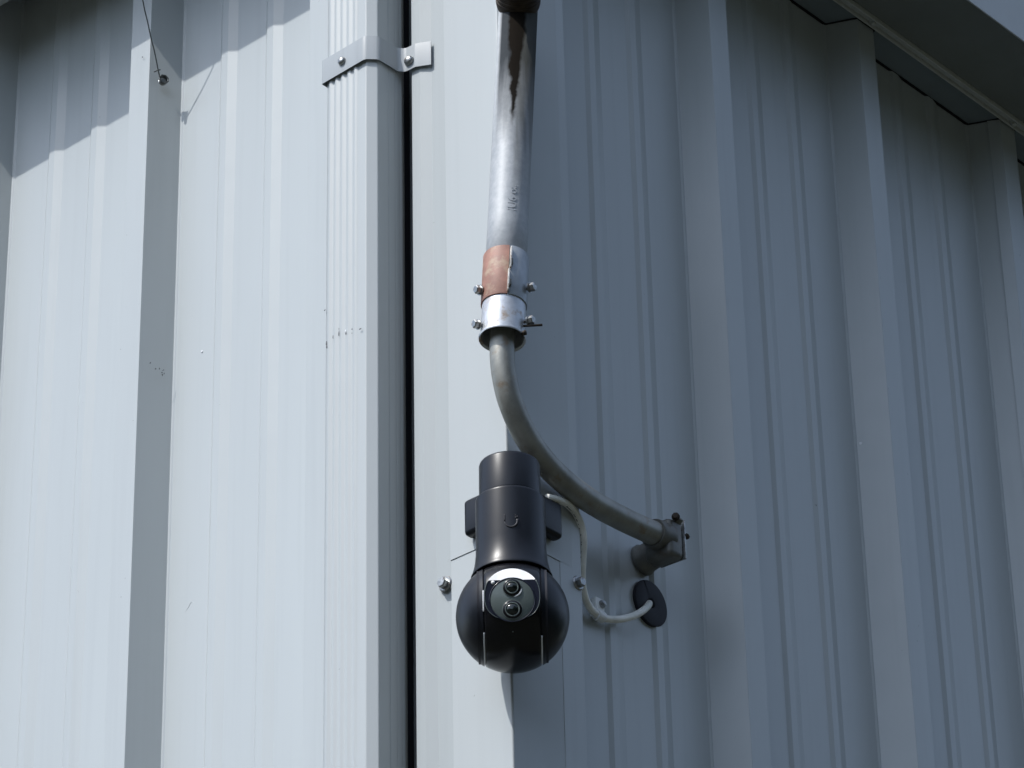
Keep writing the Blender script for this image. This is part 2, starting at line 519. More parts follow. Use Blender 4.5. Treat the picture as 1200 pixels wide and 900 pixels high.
def panel_mesh(x_end=None):
    V, Fc = extrude(panel_outline(x_end), 0.06, WALL_TOP, 0.0007, 1)
    return V, Fc
proto_v, proto_f = panel_mesh()
proto = obj("wall_panel", proto_v, proto_f, m_siding, bld, True, True)
L2 = -0.266                     # the lap rib on the sunlit wall
R0 = 0.0189                     # the lap rib on the shaded wall
def place_panel(src, loc, rz):
    o = src.copy(); o.location = loc; o.rotation_euler = (0, 0, rz); o.parent = bld
    col.objects.link(o); return o
proto.location = (L2 - 3 * S, 0, 0)
for k in range(2, 14):
    place_panel(proto, (L2 - 3 * S * k, 0, 0), 0)
for k in range(0, 15):
    place_panel(proto, (0, R0 + 3 * S * k, 0), math.pi / 2)
cv, cf = panel_mesh(0.262)
corner = obj("wall_panel", cv, cf, m_siding, bld, True, True)
corner.location = (L2, 0, 0)
XW, YN = L2 - 3 * S * 13, R0 + 3 * S * 15
obj("rear_wall", *abox(XW, 0, YN - 0.1, YN, 0.0, WALL_TOP), m_siding, bld, False)
obj("rear_wall", *abox(XW - 0.1, XW, 0.02, YN, 0.0, WALL_TOP), m_siding, bld, False)
obj("roof", *abox(XW - 0.2, 0.16, -0.15, YN + 0.15, WALL_TOP + 0.002, WALL_TOP + 0.05, 0.004), m_roof, bld, False)
obj("base_plinth", *abox(XW, -0.01, 0.006, YN, 0.0, 0.06), m_roof, bld, False)

# corner trim in two lengths that lap just below the camera's bracket, over a flashing that steps back to the sheets
def trim_outline(o=0.0):
    y = -H - 0.0016 - o; x = H + 0.0010 + o
    P = [(-0.0352, y + 0.0010), (-0.0388, y + 0.0010), (-0.0388, y), (x, y), (x, 0.0572), (x - 0.0035, 0.0585)]
    return fillet(P, [0, .0004, .0008, .0028, .0012, 0], 3)
SEAM = Z0 - 0.003
for z0_, z1_, o in ((SEAM, WALL_TOP, 0.0008), (0.06, SEAM + 0.05, 0.0)):
    obj("corner_trim", *extrude(trim_outline(o), z0_, z1_, 0.0008, 1), m_trim, bld, True, True)
fl = fillet([(-0.0850, -0.004), (-0.0850, -0.0450), (-0.0727, -0.0434), (-0.0600, -0.0384), (-0.0425, -0.0372), (-0.030, -0.0368)], [0, .002, .003, .002, .001, 0], 3)
obj("corner_flashing", *extrude(fl, 0.06, WALL_TOP, 0.0007, 1), m_flash, bld, True, True)

# eave on the shaded wall: foam closure that follows the ribs, flat strip, lip, soffit and fascia
ZE = Z0 + 1.004
def closure_outline(off):
    P = []
    for k in range(0, 12):
        x = k * S
        P += [(x - 0.001, -off), (x + RUN - 0.001, -H - off), (x + RUN + TOP + 0.001, -H - off), (x + RW + 0.001, -off)]
    return [Vector(p) for p in P]
Vc, Fcc = extrude(closure_outline(0.0038), ZE - 0.0012, ZE - 0.0004, 0.014, 1)
Vc = [Vector((-v.y, v.x + R0, v.z)) for v in Vc]
obj("foam_closure", Vc, Fcc, m_foam, bld, False)
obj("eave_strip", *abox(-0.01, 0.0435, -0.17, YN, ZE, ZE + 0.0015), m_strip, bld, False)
lipv = merge(abox(0.0440, 0.0462, -0.17, YN, ZE - 0.0062, ZE + 0.003, 0.0008), abox(0.0465, 0.0545, -0.17, YN, ZE - 0.0010, ZE + 0.002, 0.0004),
             abox(0.0548, 0.0572, -0.17, YN, ZE - 0.0058, ZE + 0.002, 0.0008))
obj("eave_lip", *lipv, m_lip, bld, False)
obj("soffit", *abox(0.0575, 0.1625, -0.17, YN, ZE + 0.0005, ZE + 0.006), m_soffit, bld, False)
obj("fascia", *abox(0.1628, 0.1650, -0.17, YN, ZE - 0.002, WALL_TOP, 0.0008), m_gutter, bld, False)
obj("fascia", *abox(0.0420, 0.1625, -0.172, -0.1702, ZE - 0.002, WALL_TOP, 0.0003), m_gutter, bld, False)

def screw_mesh(p, n, s=1.0, washer=True):
    n = Vector(n)
    parts = []
    if washer: parts.append(lathe([(0.0, 0.0), (0.0066 * s, 0.0), (0.0070 * s, 0.0008), (0.0060 * s, 0.0018 * s), (0.0, 0.0019 * s)], p, n, 20))
    parts.append(lathe([(0.0046 * s, 0.0017 * s), (0.0047 * s, 0.0055 * s), (0.0040 * s, 0.0064 * s), (0.0, 0.0066 * s)], p, n, 6))
    return merge(*parts)
def screw(p, n, s=1.0, parent=None, name="screw", label=None, m=None):
    o = obj(name, *screw_mesh(Vector(p), n, s), m or m_steel, parent, True, False, 35)
    if label: o['label'] = label
    return o
screw((-0.0465, -H - 0.0012, Z0 - 0.027), (0, -1, 0), 1.25, bld, label="bare hex screw on the sunlit corner trim beside the camera")
screw((H + 0.0012, 0.0645, Z0 - 0.018), (1, 0, 0), 1.15, bld, label="hex screw in the shade behind the white cable")
for k in range(-0, 6):
    screw((0.0505, 0.6645 + S * (k - 2), ZE - 0.0012), (0, 0, -1), 0.8, bld, m=m_lip)

# chips and marks on the cladding
def blob(c, ax, az, n, w, h, rough=0.35, th=0.0005, k=9):
    c = Vector(c); V = []
    rs = [1 + random.uniform(-rough, rough) for _ in range(k)]
    for d in (0.0001, th):
        for i in range(k):
            a = 2 * math.pi * i / k
            sc = 1.0 if d < th else 0.8
            V.append(c + Vector(ax) * math.cos(a) * w * rs[i] * sc + Vector(az) * math.sin(a) * h * rs[i] * sc + Vector(n) * d)
    Fc = [tuple(range(k, 2 * k))] + [(i, (i + 1) % k, k + (i + 1) % k, k + i) for i in range(k)]
    return V, Fc
nL, nR = Vector((0, -1, 0)), Vector((1, 0, 0))
sl = (Vector((0.5, 0, 0.85)), Vector((0.85, 0, -0.5)))
o = obj("scratch", *blob((-0.3427, -0.0002, Z0 - 0.0624), sl[1], sl[0], nL, 0.0013, 0.0052), m_scuff, bld); o['label'] = "short dark scratch low on the sunlit sheet"
specks = []
for k in range(9):
    q = random.random()
    a_ = RUN * (0.25 + 0.6 * q)                     # up the slope of the rib from its foot
    specks.append(blob((-0.4946 - a_, -H * (0.25 + 0.6 * q) - 0.0012, Z0 + 0.421 + random.gauss(0, 0.0045) + 0.006 * q), (0.417, 0.909, 0), ZU, Vector((0.909, -0.417, 0)), random.uniform(0.0004, 0.0011), random.uniform(0.0005, 0.0014)))
o = obj("dirt_specks", *merge(*specks), m_scuff, bld); o['kind'] = 'stuff'
obj("paint_chip", *blob((-0.4557, -0.0003, Z0 + 0.4372), X_, ZU, nL, 0.0016, 0.0018), m_chip, bld)
obj("paint_chip", *blob((0.0195, 0.6035 + 0.0068, Z0 + 0.3809), Vector((0.888, 0.46, 0)), ZU, Vector((0.46, -0.888, 0)), 0.0022, 0.0016), m_chip, bld)
obj("scratch", *blob((-0.53, -H - 0.002, Z0 + 0.866), X_, ZU, nL, 0.001, 0.0012), m_scuff, bld)
# a small dent in the sunlit sheet: a shallow raised crease
dv = tube(catmull([(-0.4735, 0.0002, Z0 + 0.108), (-0.467, 0.0002, Z0 + 0.1125), (-0.4625, 0.0002, Z0 + 0.1175), (-0.456, 0.0002, Z0 + 0.1125)], 5),
          lambda t: 0.0001 + 0.0005 * math.sin(math.pi * min(max(t, 0.02), 0.98)), 8)
obj("dent_crease", *dv, m_siding, bld)

# the hex bolt on the rib that the wire hangs to
BP = Vector((-0.5060, -0.0290, Z0 + 0.8235)); BN = Vector((0.888, -0.46, 0))
screw(BP - BN * 0.0005, BN, 0.75, bld, label="hex bolt with a wire twisted round it on the sunlit rib")

# ------------------------------------------------------------------ gutter over the sunlit wall
gut = thing("rain_gutter", "rain gutter over the sunlit wall, just in view at the top left", "gutter", (-0.8, -0.11, Z0 + 1.070))
ZG = Z0 + 1.070
prof = fillet([(-0.050, WALL_TOP - 0.005), (-0.050, ZG), (-0.1690, ZG), (-0.1690, WALL_TOP - 0.01), (-0.159, WALL_TOP - 0.004)], 0.0015, 3)
gv, gf = extrude(prof, 0, 1, 0.0012, 1)
gv = [Vector((XW + (0.03 - XW) * v.z, v.x, v.y)) for v in gv]
obj("trough", gv, gf, m_gutter, gut, True, True)
obj("end_cap", *abox(0.0302, 0.032, -0.165, -0.052, ZG + 0.001, WALL_TOP - 0.01), m_gutter, gut, False)

# ------------------------------------------------------------------ hanging wire
wire = thing("hanging_wire", "thin dark wire hanging from the gutter to a bolt on the sunlit rib", "wire", BP)
W0 = BP + Vector((0.002, -0.006, 0.002)); W1 = Vector((-0.4785, -0.160, ZG - 0.001))
pts = []
for i in range(24):
    t = i / 23
    p = W0.lerp(W1, t) + Vector((0.0035 * math.sin(t * 3.1), 0, 0)) + Vector((random.uniform(-.0004, .0004), random.uniform(-.0003, .0003), 0))
    pts.append(p)
obj("strand", *tube(pts, 0.00085, 8), m_wire, wire)
lp = [BP + BN * (0.003 + 0.0016 * t) + (Vector((0.46, 0.888, 0)) * math.cos(t * 6.5) + ZU * math.sin(t * 6.5)) * (0.0046 + 0.0006 * t) for t in [i / 8 for i in range(20)]]
obj("twisted_loop", *merge(tube(lp, 0.0009, 8), tube([W0 + Vector((0, 0, 0.012)), W0 + Vector((-0.004, -0.001, 0.0125)), W0 + Vector((-0.008, -0.003, 0.011))], 0.0008, 8)), m_wire, wire)

# ------------------------------------------------------------------ downspout
DX0, DX1, DY0, DY1 = -0.1735, -0.0999, -0.090, -0.0405
dsp = thing("downspout", "fluted pale grey rectangular downspout strapped beside the corner trim", "downspout", ((DX0 + DX1) / 2, -0.065, 0.05))
P = [(DX1, DY1), (DX0, DY1), (DX0, DY0 + 0.006), (DX0 + 0.004, DY0)]
for xf in (-0.1636, -0.1546, -0.1450, -0.1354, -0.1256):
    P += [(xf - 0.0036, DY0), (xf - 0.0016, DY0 - 0.0018), (xf + 0.0010, DY0 - 0.0018), (xf + 0.0034, DY0)]
P += [(-0.1122, DY0), (-0.1095, DY0 + 0.0004), (DX1 - 0.0012, DY0 + 0.0068), (DX1, DY0 + 0.0090), (DX1, -0.0672), (DX1 - 0.0010, -0.0662), (DX1 - 0.0010, -0.0650), (DX1, -0.0640),
      (DX1, -0.0560), (DX1 - 0.0006, -0.0550), (DX1 - 0.0006, -0.0535), (DX1, -0.0525), (DX1, -0.0490), (DX1 - 0.0006, -0.0480), (DX1 - 0.0006, -0.0465), (DX1, -0.0455)]
poly = [Vector(p) for p in P]
dv, df = extrude(poly, 0.12, ZG - 0.002, 0.0006, 1, True)
obj("pipe", dv, df, m_spout, dsp, True, True)
obj("gap_light_block", *abox(-0.136, -0.126, -0.0400, -0.0008, 0.12, ZG - 0.01), m_rubber, dsp, False)  # added strip, keeps light out of the gap behind the pipe
# kicked-out shoe at the foot
shoe = [(Vector((-0.1367, -0.065, 0.13)), 0), (Vector((-0.1367, -0.07, 0.10)), 0), (Vector((-0.1367, -0.16, 0.045)), 0)]
obj("shoe", *box((-0.1367, -0.115, 0.085), X_, Vector((0, 0.87, 0.49)), Vector((0, -0.49, 0.87)), 0.0735, 0.13, 0.05, 0.004), m_spout, dsp)
# strap wrapping the front, the rounded corner and the shaded face, then flat against the trim
e = 0.0032
sp = fillet([(DX0 - 0.0006, DY0 + 0.02), (DX0 - 0.0006, DY0 - e), (-0.1100, DY0 - e), (DX1 + 0.0026, DY0 + 0.0060), (DX1 + 0.0026, -0.0540), (-0.0900, -0.0486), (-0.0760, -0.0470), (-0.0575, -0.0412)],
            [0, .0015, .010, .006, .006, .012, .006, 0], 5)
sv, sf = extrude(sp, 0, 1, -0.0012, 1)
def strap_z(v):
    # the band keeps one width; its flange sags a little
    k = max(0.0, (v.x + 0.100) / 0.042)
    return Z0 + 0.6265 + v.z * 0.0315 - 0.004 * k + 0.0012 * math.sin(v.x * 160)
sv = [Vector((v.x, v.y, strap_z(v))) for v in sv]
strap = obj("strap", sv, sf, m_strap, dsp, True, True)
def pan_screw(p, n, s, parent):
    return obj("screw", *lathe([(0.0, 0), (0.0052 * s, 0), (0.0054 * s, 0.001 * s), (0.0046 * s, 0.0032 * s), (0.0028 * s, 0.0044 * s), (0.0, 0.0047 * s)], p, n, 20), m_steel, parent)
pan_screw(Vector((-0.1428, DY0 - e - 0.0010, Z0 + 0.641)), (0, -1, 0), 0.95, strap)
pan_screw(Vector((-0.0835, -0.0486, Z0 + 0.636)), (0.15, -1, 0), 1.15, strap)
o = obj("scuff_marks", *merge(*[blob((x, DY0 - 0.0019, Z0 + z), X_, ZU, nL, w, h, 0.4) for x, z, w, h in
    ((-0.1668, 0.2862, .0008, .0030), (-0.1664, 0.2815, .0011, .0017), (-0.1570, 0.2895, .0005, .0022), (-0.1482, 0.2902, .0007, .0040), (-0.1482, 0.2965, .0004, .0012),
     (-0.1379, 0.2862, .0007, .0022), (-0.1289, 0.2880, .0008, .0010), (-0.1170, 0.2833, .0016, .0008), (-0.1290, 0.2830, .0004, .0008), (-0.1695, 0.3290, .0012, .0006))]), m_scuff, dsp)
o['label'] = "row of small scrape marks across the flutes"; o['kind'] = 'stuff'
obj("paint_chip", *blob((-0.1385, DY0 - 0.0019, Z0 + 0.290), X_, ZU, nL, .0009, .002), m_chip, dsp)

# ------------------------------------------------------------------ pipe mast with its curved foot
mast = thing("pipe_mast", "galvanised pipe mast on a curved wall arm, with a rust-red and grey coupling", "mast", MAST_O)
LM = (MB_ - MA).length
def on_mast(z): return MA + maxis * ((z + Z0 - MA.z) / maxis.z)
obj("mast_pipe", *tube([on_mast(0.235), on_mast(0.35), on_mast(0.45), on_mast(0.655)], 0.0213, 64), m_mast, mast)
# the weathered fitting at its head, an arm that runs out towards the viewer
AD = (F + Vector((0, 0, 0.35))).normalized()
ac = on_mast(0.641) + F * 0.014
prof = [(0.0245 * math.sin(t), -0.0245 * math.cos(t)) for t in [i * math.pi / 2 / 10 for i in range(10)]]
s_ = 0.0
while s_ < 0.20:
    prof += [(0.0245, s_), (0.0245, s_ + 0.0022), (0.0236, s_ + 0.003), (0.0236, s_ + 0.0042)]
    s_ += 0.0052
prof += [(0.0236, 0.205), (0.0, 0.206)]
obj("head_fitting", *lathe(prof, ac, AD, 48), m_arm, mast, True, False, 40)
# coupling: upper sleeve of two half shells, lower sleeve, bolts
ub = on_mast(0.2425)
hU = 0.0615
shell = [(0.0222, 0.0), (0.0238, 0.0), (0.0240, 0.0006), (0.0240, hU - 0.0008), (0.0236, hU), (0.0222, hU)]
def half(a0, a1): return lathe(shell + [shell[0]], ub, maxis, 40, math.radians(a0), math.radians(a1), F)
o = obj("coupling_shell", *half(12, 12 + 172), m_sleeve_grey, mast, True, False, 40); o['label'] = "plain grey right half of the coupling"
o = obj("coupling_shell", *half(-176, 9), m_rustpaint, mast, True, False, 40); o['label'] = "rust-red painted left half of the coupling"
def dirn(a): return F * math.cos(math.radians(a)) + R * math.sin(math.radians(a))
for a, z0_, z1_, w in ((9.5, 0.003, 0.031, 0.0062), (12.5, 0.031, 0.0595, 0.0068)):
    c = ub + maxis * ((z0_ + z1_) / 2) + dirn(a) * 0.0255
    obj("seam_tab", *box(c, dirn(a), dirn(a + 90), maxis, w, 0.0017, z1_ - z0_ - 0.002, 0.0003), m_edge, mast, True, False, 40)
for a, z0_ in ((14.0, 0.036), (12.5, 0.010)):
    c = ub + maxis * (z0_ + 0.004) + dirn(a) * 0.0250
    obj("hinge_knuckle", *box(c, dirn(a), dirn(a + 90), maxis, 0.0052, 0.0035, 0.008, 0.0006), m_bracket, mast, True, False, 40)
lb = on_mast(0.2005)
obj("lower_sleeve", *lathe([(0.0128, 0.041), (0.0218, 0.040), (0.0222, 0.0022), (0.0236, 0.0006), (0.0240, 0.0), (0.0246, 0.0012), (0.0242, 0.0030), (0.0228, 0.0040), (0.0226, 0.047), (0.0226, 0.052), (0.0195, 0.052)], lb, maxis, 64), m_galv, mast, True, False, 40)
def bolt(p, n, head=1.0, shaft=0.012):
    n = Vector(n).normalized()
    return merge(lathe([(0.0021, -shaft), (0.0021, 0.001)], p, n, 12), lathe([(0.0, 0.0), (0.0056 * head, 0.0), (0.0056 * head, 0.0012), (0.0, 0.0013)], p, n, 18),
                 lathe([(0.0046 * head, 0.0012), (0.0047 * head, 0.0055 * head), (0.0038 * head, 0.0066 * head), (0.0, 0.0067 * head)], p, n, 6))
for z, a, d in ((0.2600, -70, 0.0262), (0.2615, 70, 0.0275), (0.2175, -72, 0.0258), (0.2205, 72, 0.0275)):
    c = on_mast(z - 0.002)
    dn = (dirn(a * 0.8) + Vector((0, 0, -0.15))).normalized()
    obj("bolt", *bolt(c + dirn(a) * d, dn, 1.0, 0.014), m_steel, mast, True, False, 35)
c = on_mast(0.2130)
obj("set_screw", *tube([c + dirn(70) * 0.020, c + dirn(74) * 0.042 + Vector((0, 0, -0.002))], 0.0013, 10), m_arm, mast)
obj("set_screw", *lathe([(0.0026, 0), (0.0028, 0.004), (0.0, 0.0045)], on_mast(0.2012) + dirn(62) * 0.0232, dirn(62), 10), m_arm, mast)
# curved arm
J = [(0.066, -0.0700, 0.240), (0.066, -0.0728, 0.212), (0.066, -0.0742, 0.190), (0.0658, -0.0725, 0.165), (0.0653, -0.0640, 0.1365), (0.0639, -0.0450, 0.1105),
     (0.0618, -0.0175, 0.0915), (0.0591, 0.0180, 0.0795), (0.0553, 0.0680, 0.0745), (0.0508, 0.1270, 0.0775), (0.0462, 0.1880, 0.0845), (0.0440, 0.2150, 0.0875)]
J = [Vector((a, b, c + Z0)) for a, b, c in J]
obj("curved_arm", *tube(catmull(J, 6), 0.0128, 32), m_jpipe, mast)
# wall foot: stub from the wall and the clamp round the arm's end
jd = (J[-1] - J[-2]).normalized()
cb = J[-1] - jd * 0.033
foot = obj("wall_foot", *lathe([(0.0, 0.0), (0.0168, 0.0), (0.0175, 0.0012), (0.0178, 0.005), (0.0160, 0.008), (0.0155, 0.018), (0.0162, 0.030), (0.0158, 0.040), (0.0, 0.042)],
                               (0.0005, 0.2165, Z0 + 0.0800), Vector((0.96, 0.06, 0.16)), 40), m_bracket, mast, True, False, 45)
clamp = obj("pipe_clamp", *merge(lathe([(0.0129, 0.0), (0.0152, 0.0), (0.0160, 0.0012), (0.0163, 0.010), (0.0172, 0.016), (0.0172, 0.022)], cb, jd, 48),
    box(cb + jd * 0.0235 + Vector((-0.003, 0, -0.0035)), jd, (jd.cross(ZU)).normalized(), ZU, 0.026, 0.035, 0.0455, 0.0065, 4)), m_bracket, mast, True, False, 50)
obj("clamp_plate", *box(cb + jd * 0.0380 + Vector((-0.001, 0, -0.001)), jd, (jd.cross(ZU)).normalized(), ZU, 0.0022, 0.033, 0.047, 0.0007), m_steel, clamp, True, False, 40)
tab = cb + jd * 0.028 + Vector((0.012, 0, 0.017))
obj("clamp_ear", *box(tab, jd, Vector((0.8, 0, 0.6)), Vector((-0.6, 0, 0.8)), 0.010, 0.012, 0.007, 0.001), m_bracket, clamp, True, False, 40)
obj("bolt", *bolt(tab + Vector((0.006, -0.008, 0.001)), Vector((0.6, -0.8, -0.1)), 0.8, 0.008), m_arm, clamp, True, False, 35)
obj("bolt", *bolt(cb + jd * 0.0415 + Vector((0.014, 0.001, 0.004)), jd, 0.6, 0.004), m_arm, clamp, True, False, 35)
# the maker's stamp embossed up the pipe, worn to a few strokes
fc = bpy.data.curves.new("stamp_text", 'FONT'); fc.body = "IU6 o:."; fc.size = 0.0125; fc.extrude = 0.0004; fc.resolution_u = 3
fo = bpy.data.objects.new("stamp_text", fc); col.objects.link(fo)
bpy.context.view_layer.update()
tm = bpy.data.meshes.new_from_object(fo)
SV = []
for v in tm.vertices:
    z = 0.351 + v.co.x
    ang = math.degrees((v.co.y - 0.006) / 0.0214)
    base = on_mast(z)
    SV.append(base + dirn(-ang + 6) * (0.0213 + v.co.z * 0.9 + 0.0001))
SF = [tuple(p.vertices) for p in tm.polygons]
bpy.data.objects.remove(fo); bpy.data.curves.remove(fc)
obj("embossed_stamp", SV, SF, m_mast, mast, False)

# ------------------------------------------------------------------ security camera
CA = Vector((0.0753, -0.0775, Z0 + 0.0036))          # its upright axis
cs = thing("security_camera", "black round-headed security camera with two lenses mounted on the corner under the pipe", "security camera", CA + Vector((0, 0, -0.18)))
BC = CA + Vector((0, 0, -0.1254)); BR = 0.0555
# bracket: two rounded plates against the trim and a block to the neck
DG = Vector((0.7071, -0.7071, 0))
cpos = Vector((H, -H, Z0))
br = merge(box((0.022, -0.0475, Z0 + 0.029), X_, Y_, ZU, 0.062, 0.0145, 0.0415, 0.005, 3), box((0.0475, -0.006, Z0 + 0.034), X_, Y_, ZU, 0.0145, 0.068, 0.0415, 0.005, 3),
           box((0.0580, -0.0590, Z0 + 0.028), DG, Vector((0.7071, 0.7071, 0)), ZU, 0.040, 0.048, 0.038, 0.004))
obj("mount_bracket", *br, m_black, cs, True, False, 50)
obj("neck_cap", *lathe([(0.0, 0.0462), (0.022, 0.0462), (0.0275, 0.0458), (0.0297, 0.0444), (0.0305, 0.0420), (0.0309, 0.006), (0.0309, 0.0035)], CA, ZU, 96), m_black, cs)
obj("neck", *lathe([(0.0300, 0.0032), (0.0335, 0.0036), (0.0345, 0.0026), (0.03475, 0.0008), (0.0348, -0.050), (0.0351, -0.058), (0.0359, -0.066), (0.0372, -0.0735), (0.0391, -0.0802), (0.0404, -0.0834),
                         (0.0402, -0.0842), (0.0388, -0.0842), (0.0372, -0.0815), (0.0355, -0.078)], CA, ZU, 96), m_black, cs)
# logo: a small embossed letter on the neck
def on_neck(lat, z, off=0.0002):
    a = math.asin(lat / 0.0348)
    return CA + Vector((0, 0, z)) + (F * math.cos(a) + R * math.sin(a)) * (0.0348 + off)
lg = [on_neck(-0.0058, -0.0300)] + [on_neck(-0.0058, -0.0300 - 0.001 * i) for i in range(1, 8)]
arc = [on_neck(0.0005 + 0.0063 * math.cos(t), -0.0372 + 0.0063 * math.sin(t) * 1.1) for t in [math.pi + 0.15 + i * (math.pi * 1.02) / 14 for i in range(15)]]
dots = [box(on_neck(x, z, 0.0), R, F, ZU, s, 0.0008, s, 0) for x, z, s in ((0.0052, -0.0335, .0014), (0.0068, -0.0325, .0012), (0.0050, -0.0312, .0010))]
obj("logo", *merge(tube(lg, 0.0006, 8), tube(arc, lambda t: 0.0005 + 0.0009 * t, 8), *dots), m_logo, cs)
# round head: two side shells, the centre drum and the seams between
def sphere_prof(t0, t1, rad, n=24):
    P = []
    for i in range(n + 1):
        t = t0 + (t1 - t0) * i / n
        P.append((math.sqrt(max(rad * rad - t * t, 0)), t))
    return P
SW = 0.0284
for s in (-1, 1):
    a0 = math.acos(SW / BR)
    P = [(0.030, SW), (BR * math.sin(a0) - 0.0006, SW), ] + [(BR * math.sin(a0 * (1 - i / 28)), BR * math.cos(a0 * (1 - i / 28))) for i in range(29)]
    P[-1] = (0.0, BR)
    obj("side_shell", *lathe(P, BC, R * s, 96), m_black, cs, True, False, 50)
obj("centre_drum", *lathe([(0.030, -0.0272), (0.0470, -0.0272)] + sphere_prof(-0.0270, 0.0270, 0.0550, 20) + [(0.0470, 0.0272), (0.030, 0.0272)], BC, R, 128), m_gloss, cs, True, False, 50)
obj("inner_core", *lathe([(0.0, -0.034), (0.0455, -0.034), (0.0455, 0.034), (0.0, 0.034)], BC, R, 64), m_rubber, cs, True, False, 50)
def seam_glint_tube(s, p0, p1):
    rho = 0.0477
    pts = []
    for i in range(15):
        ph = math.radians(p0 + (p1 - p0) * i / 14)
        pts.append(BC + R * (s * 0.0278) + (F * math.cos(ph) + ZU * math.sin(ph)) * rho)
    return tube(pts, 0.00075, 8)
for s, p0, p1 in ((-1, -44.7, -100), (1, -50, -100), (-1, 6, -20)):
    obj("seam_glint", *seam_glint_tube(s, p0, p1), m_seam_glint, cs)  # light caught in the slots, built as pale strips
# face: visor frame, white glare crescent, smoked glass with two lenses
ph = math.radians(-9.8)
FN = F * math.cos(ph) + ZU * math.sin(ph); FU = -F * math.sin(ph) + ZU * math.cos(ph)
fd = 0.0556
def fp(u, v, d=0.0): return BC + R * u + FU * v + FN * (fd + d)
vc = 0.0052; VR = 0.0268; chord = 0.0200
angs = [2 * math.pi * i / 96 for i in range(96)]
def visor_xy(a):
    # a rounded square with a round top
    c, s_ = math.cos(a), math.sin(a)
    n = 2.0 if s_ > 0 else 2.6
    k = (abs(c) ** n + abs(s_) ** n) ** (-1 / n)
    return VR * c * k, vc + VR * s_ * k * (1.07 if s_ > 0 else 0.93)
FV = []; 
ring_o = [visor_xy(a) for a in angs]
front = [(x, min(y, chord)) for x, y in ring_o]
FV += [fp(x, y, -0.016) for x, y in front] + [fp(x, y, -0.0006) for x, y in front] + [fp(x * 0.985, vc + (y - vc) * 0.985, 0.0) for x, y in front]
n = 96
FF = []
for k in range(2):
    for i in range(n):
        j = (i + 1) % n
        FF.append((k * n + i, k * n + j, (k + 1) * n + j, (k + 1) * n + i))
FF.append(tuple(2 * n + i for i in range(n)))
obj("visor_frame", FV, FF, m_navy, cs, True, False, 30)
bz = [fp(x * 0.992, vc + (min(y, chord) - vc) * 0.992, 0.0001) for x, y in ring_o]
bz = [p for p, (x, y) in zip(bz, ring_o) if y < chord - 0.0003]
k0 = max(range(len(bz)), key=lambda i: (bz[i] - bz[i - 1]).length)
bz = bz[k0:] + bz[:k0]
obj("visor_edge", *tube(bz, 0.00032, 6), m_ring, cs)
# glare above the chord, built as a white crescent sloping back to the drum
up = [(x, y) for x, y in ring_o if y > chord + 0.0003]
up.sort(key=lambda q: q[0])
tilt = math.tan(math.radians(27))
half_w = max(x for x, y in ring_o if y > chord)
CV = [fp(-half_w, chord + 0.0001, 0.0002)] + [fp(x, y, 0.0002 - (y - chord) * tilt) for x, y in up] + [fp(half_w, chord + 0.0001, 0.0002)]
k = len(CV)
CV += [p - FN * 0.008 for p in CV]
CF = [tuple(range(k)), tuple(range(k, 2 * k))] + [(i, (i + 1) % k, k + (i + 1) % k, k + i) for i in range(k)]
o = obj("visor_glare", CV, CF, m_white, cs, False); o['label'] = "bright reflection above the lens window, built as a white crescent"
GR = 0.0212
obj("window_ring", *lathe([(GR + 0.0014, 0.0), (GR + 0.0013, 0.0007), (GR + 0.0004, 0.0009), (GR, 0.0002)], fp(0, 0, 0.0), FN, 72), m_navy, cs)
obj("window_glass", *lathe([(GR, -0.001), (GR, 0.0003), (GR - 0.0006, 0.0006), (0.0, 0.0007)], fp(0, 0, 0.0), FN, 72), m_glass, cs)
for v, rr, rm in ((0.0120, 0.0084, m_lens), (-0.0102, 0.0092, m_lens)):
    ln = obj("lens", *lathe([(rr, 0.0), (rr, 0.0010), (rr - 0.0006, 0.0015), (rr - 0.0022, 0.0016), (rr - 0.0030, 0.0010), (0.0, 0.0013)], fp(0, v, 0.0005), FN, 48), m_gloss, cs, True, False, 40)
    obj("lens_ring", *lathe([(rr - 0.0030, 0.0012), (rr - 0.0028, 0.0019), (rr - 0.0022, 0.0019), (rr - 0.0020, 0.0015)], fp(0, v, 0.0005), FN, 48), m_ring, ln)
    obj("lens_ring", *lathe([(rr + 0.0001, 0.0002), (rr + 0.0001, 0.0008), (rr + 0.0006, 0.0008), (rr + 0.0007, 0.0002)], fp(0, v, 0.0005), FN, 48), m_ring, ln)
    obj("lens_glass", *lathe([(rr - 0.0030, 0.0011), (rr - 0.0040, 0.0021), (rr - 0.0060, 0.0030), (0.0, 0.0034)], fp(0, v, 0.0005), FN, 40), m_lens, ln)
# highlight on the upper lens mount, modelled as a white sliver
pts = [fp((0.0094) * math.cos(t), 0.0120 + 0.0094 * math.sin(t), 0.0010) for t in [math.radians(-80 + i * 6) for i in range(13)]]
obj("lens_glint", *tube(pts, lambda t: 0.0003 + 0.0006 * math.sin(math.pi * t), 8), m_white, cs)
obj("status_light", *lathe([(0.0020, 0.0), (0.0019, 0.0006), (0.0, 0.0012)], fp(-0.0182, 0.0178, 0.0001), FN, 20), m_white, cs)
obj("status_light", *lathe([(0.0008, 0.0), (0.0007, 0.0004), (0.0, 0.0006)], fp(0, 0.0008, 0.0006), FN, 12), m_ring, cs)
pd = BC + (F * math.cos(math.radians(-42)) + ZU * math.sin(math.radians(-42))) * 0.0548
obj("microphone_hole", *lathe([(0.0007, 0.0), (0.0006, 0.0004), (0.0, 0.0005)], pd, pd - BC, 12), m_ring, cs)

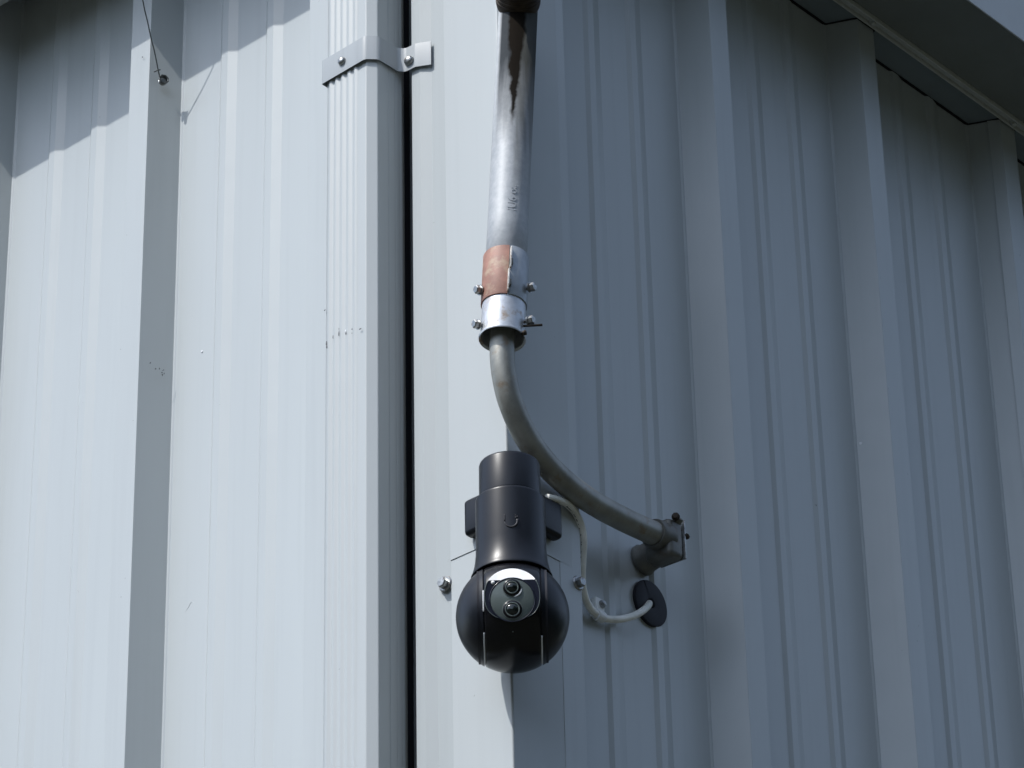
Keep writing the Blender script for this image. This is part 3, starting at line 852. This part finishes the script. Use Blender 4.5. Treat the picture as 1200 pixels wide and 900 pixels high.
# ------------------------------------------------------------------ cable, clip and grommet
CP = [(0.05, 0.0082, 3.5055), (0.052, 0.0206, 3.5076), (0.05, 0.0389, 3.5107), (0.046, 0.0567, 3.5094), (0.042, 0.0704, 3.5013), (0.038, 0.0785, 3.489), (0.032, 0.0841, 3.4755),
      (0.026, 0.0891, 3.4617), (0.02, 0.0961, 3.4487), (0.014, 0.108, 3.4385), (0.01, 0.1218, 3.4332), (0.009, 0.1351, 3.4316), (0.010, 0.1503, 3.4334), (0.012, 0.1689, 3.44),
      (0.013, 0.1876, 3.4506), (0.011, 0.2046, 3.4636), (0.007, 0.2184, 3.4763), (0.0015, 0.2262, 3.4835)]
cb_ = thing("white_cable", "white cable looping down from the camera and into the black grommet on the shaded wall", "cable", CP[12])
obj("sheath", *tube(catmull(CP, 6), 0.0039, 20), m_cable, cb_)
cpts = catmull(CP, 6)
pm = []
for i in range(10, 46):
    if random.random() < 0.5:
        tdir = (cpts[i + 1] - cpts[i - 1]).normalized()
        view = (M.translation - cpts[i]).normalized()
        side = (view - tdir * view.dot(tdir)).normalized()
        lft = tdir.cross(side).normalized()
        dn_ = (side * 0.75 + lft * (-0.55 if lft.x > 0 else 0.55)).normalized()
        pm.append(box(cpts[i] + dn_ * 0.0039, tdir, dn_.cross(tdir), dn_, random.uniform(0.0008, 0.0030), random.uniform(0.0005, 0.0011), 0.0002))
obj("printed_marks", *merge(*pm), m_scuff, cb_, False)
cl = thing("cable_clip", "small white clip with a screw holding the cable at the bottom of its loop", "clip", (0.003, 0.137, Z0 - 0.006))
cc = Vector((0.0095, 0.1290, Z0 - 0.0180))
cdv = (Vector(CP[12]) - Vector(CP[10])).normalized()
obj("clip_band", *lathe([(0.0040, -0.0055), (0.0056, -0.0055), (0.0060, -0.0045), (0.0060, 0.0045), (0.0056, 0.0055), (0.0040, 0.0055)], Vector(CP[11]) + cdv * 0.000, cdv, 28), m_clip, cl, True, False, 40)
obj("clip_tab", *box((0.0048, 0.1365, Z0 - 0.0075), X_, Y_, ZU, 0.0094, 0.0140, 0.0215, 0.0015), m_clip, cl, True, False, 40)
obj("screw", *lathe([(0.0, 0), (0.0043, 0), (0.0045, 0.0012), (0.0036, 0.0034), (0.0, 0.0040)], (0.0094, 0.1385, Z0 - 0.0035), (0.95, -0.2, -0.1), 18), m_steel, cl, True, False, 35)
gr = thing("cable_grommet", "flat black round rubber grommet on the shaded wall where the white cable goes in", "grommet", (0.0, 0.2272, Z0 + 0.0331))
GC = Vector((0.0019, 0.2272, Z0 + 0.0331))
# disc with a radial slit
gprof = [(0.0055, -0.0016), (0.0260, -0.0016), (0.0265, 0.0004), (0.0260, 0.0022), (0.0248, 0.0027), (0.0075, 0.0026), (0.0055, 0.0022), (0.0055, -0.0016)]
gv, gf = lathe(gprof, GC, nR, 64, math.radians(2), math.radians(358), Vector((0, -0.45, 0.9)))
obj("disc", gv, gf, m_rubber, gr, True, False, 40)
obj("plug", *lathe([(0.0, 0.0), (0.0056, 0.0), (0.0054, 0.0030), (0.0, 0.0031)], GC, nR, 24), m_foam, gr)

# ------------------------------------------------------------------ render settings
scene.render.engine = 'CYCLES'
scene.cycles.max_bounces = 8
scene.cycles.diffuse_bounces = 4
scene.cycles.glossy_bounces = 4
scene.render.resolution_x = 1024
scene.render.resolution_y = 768
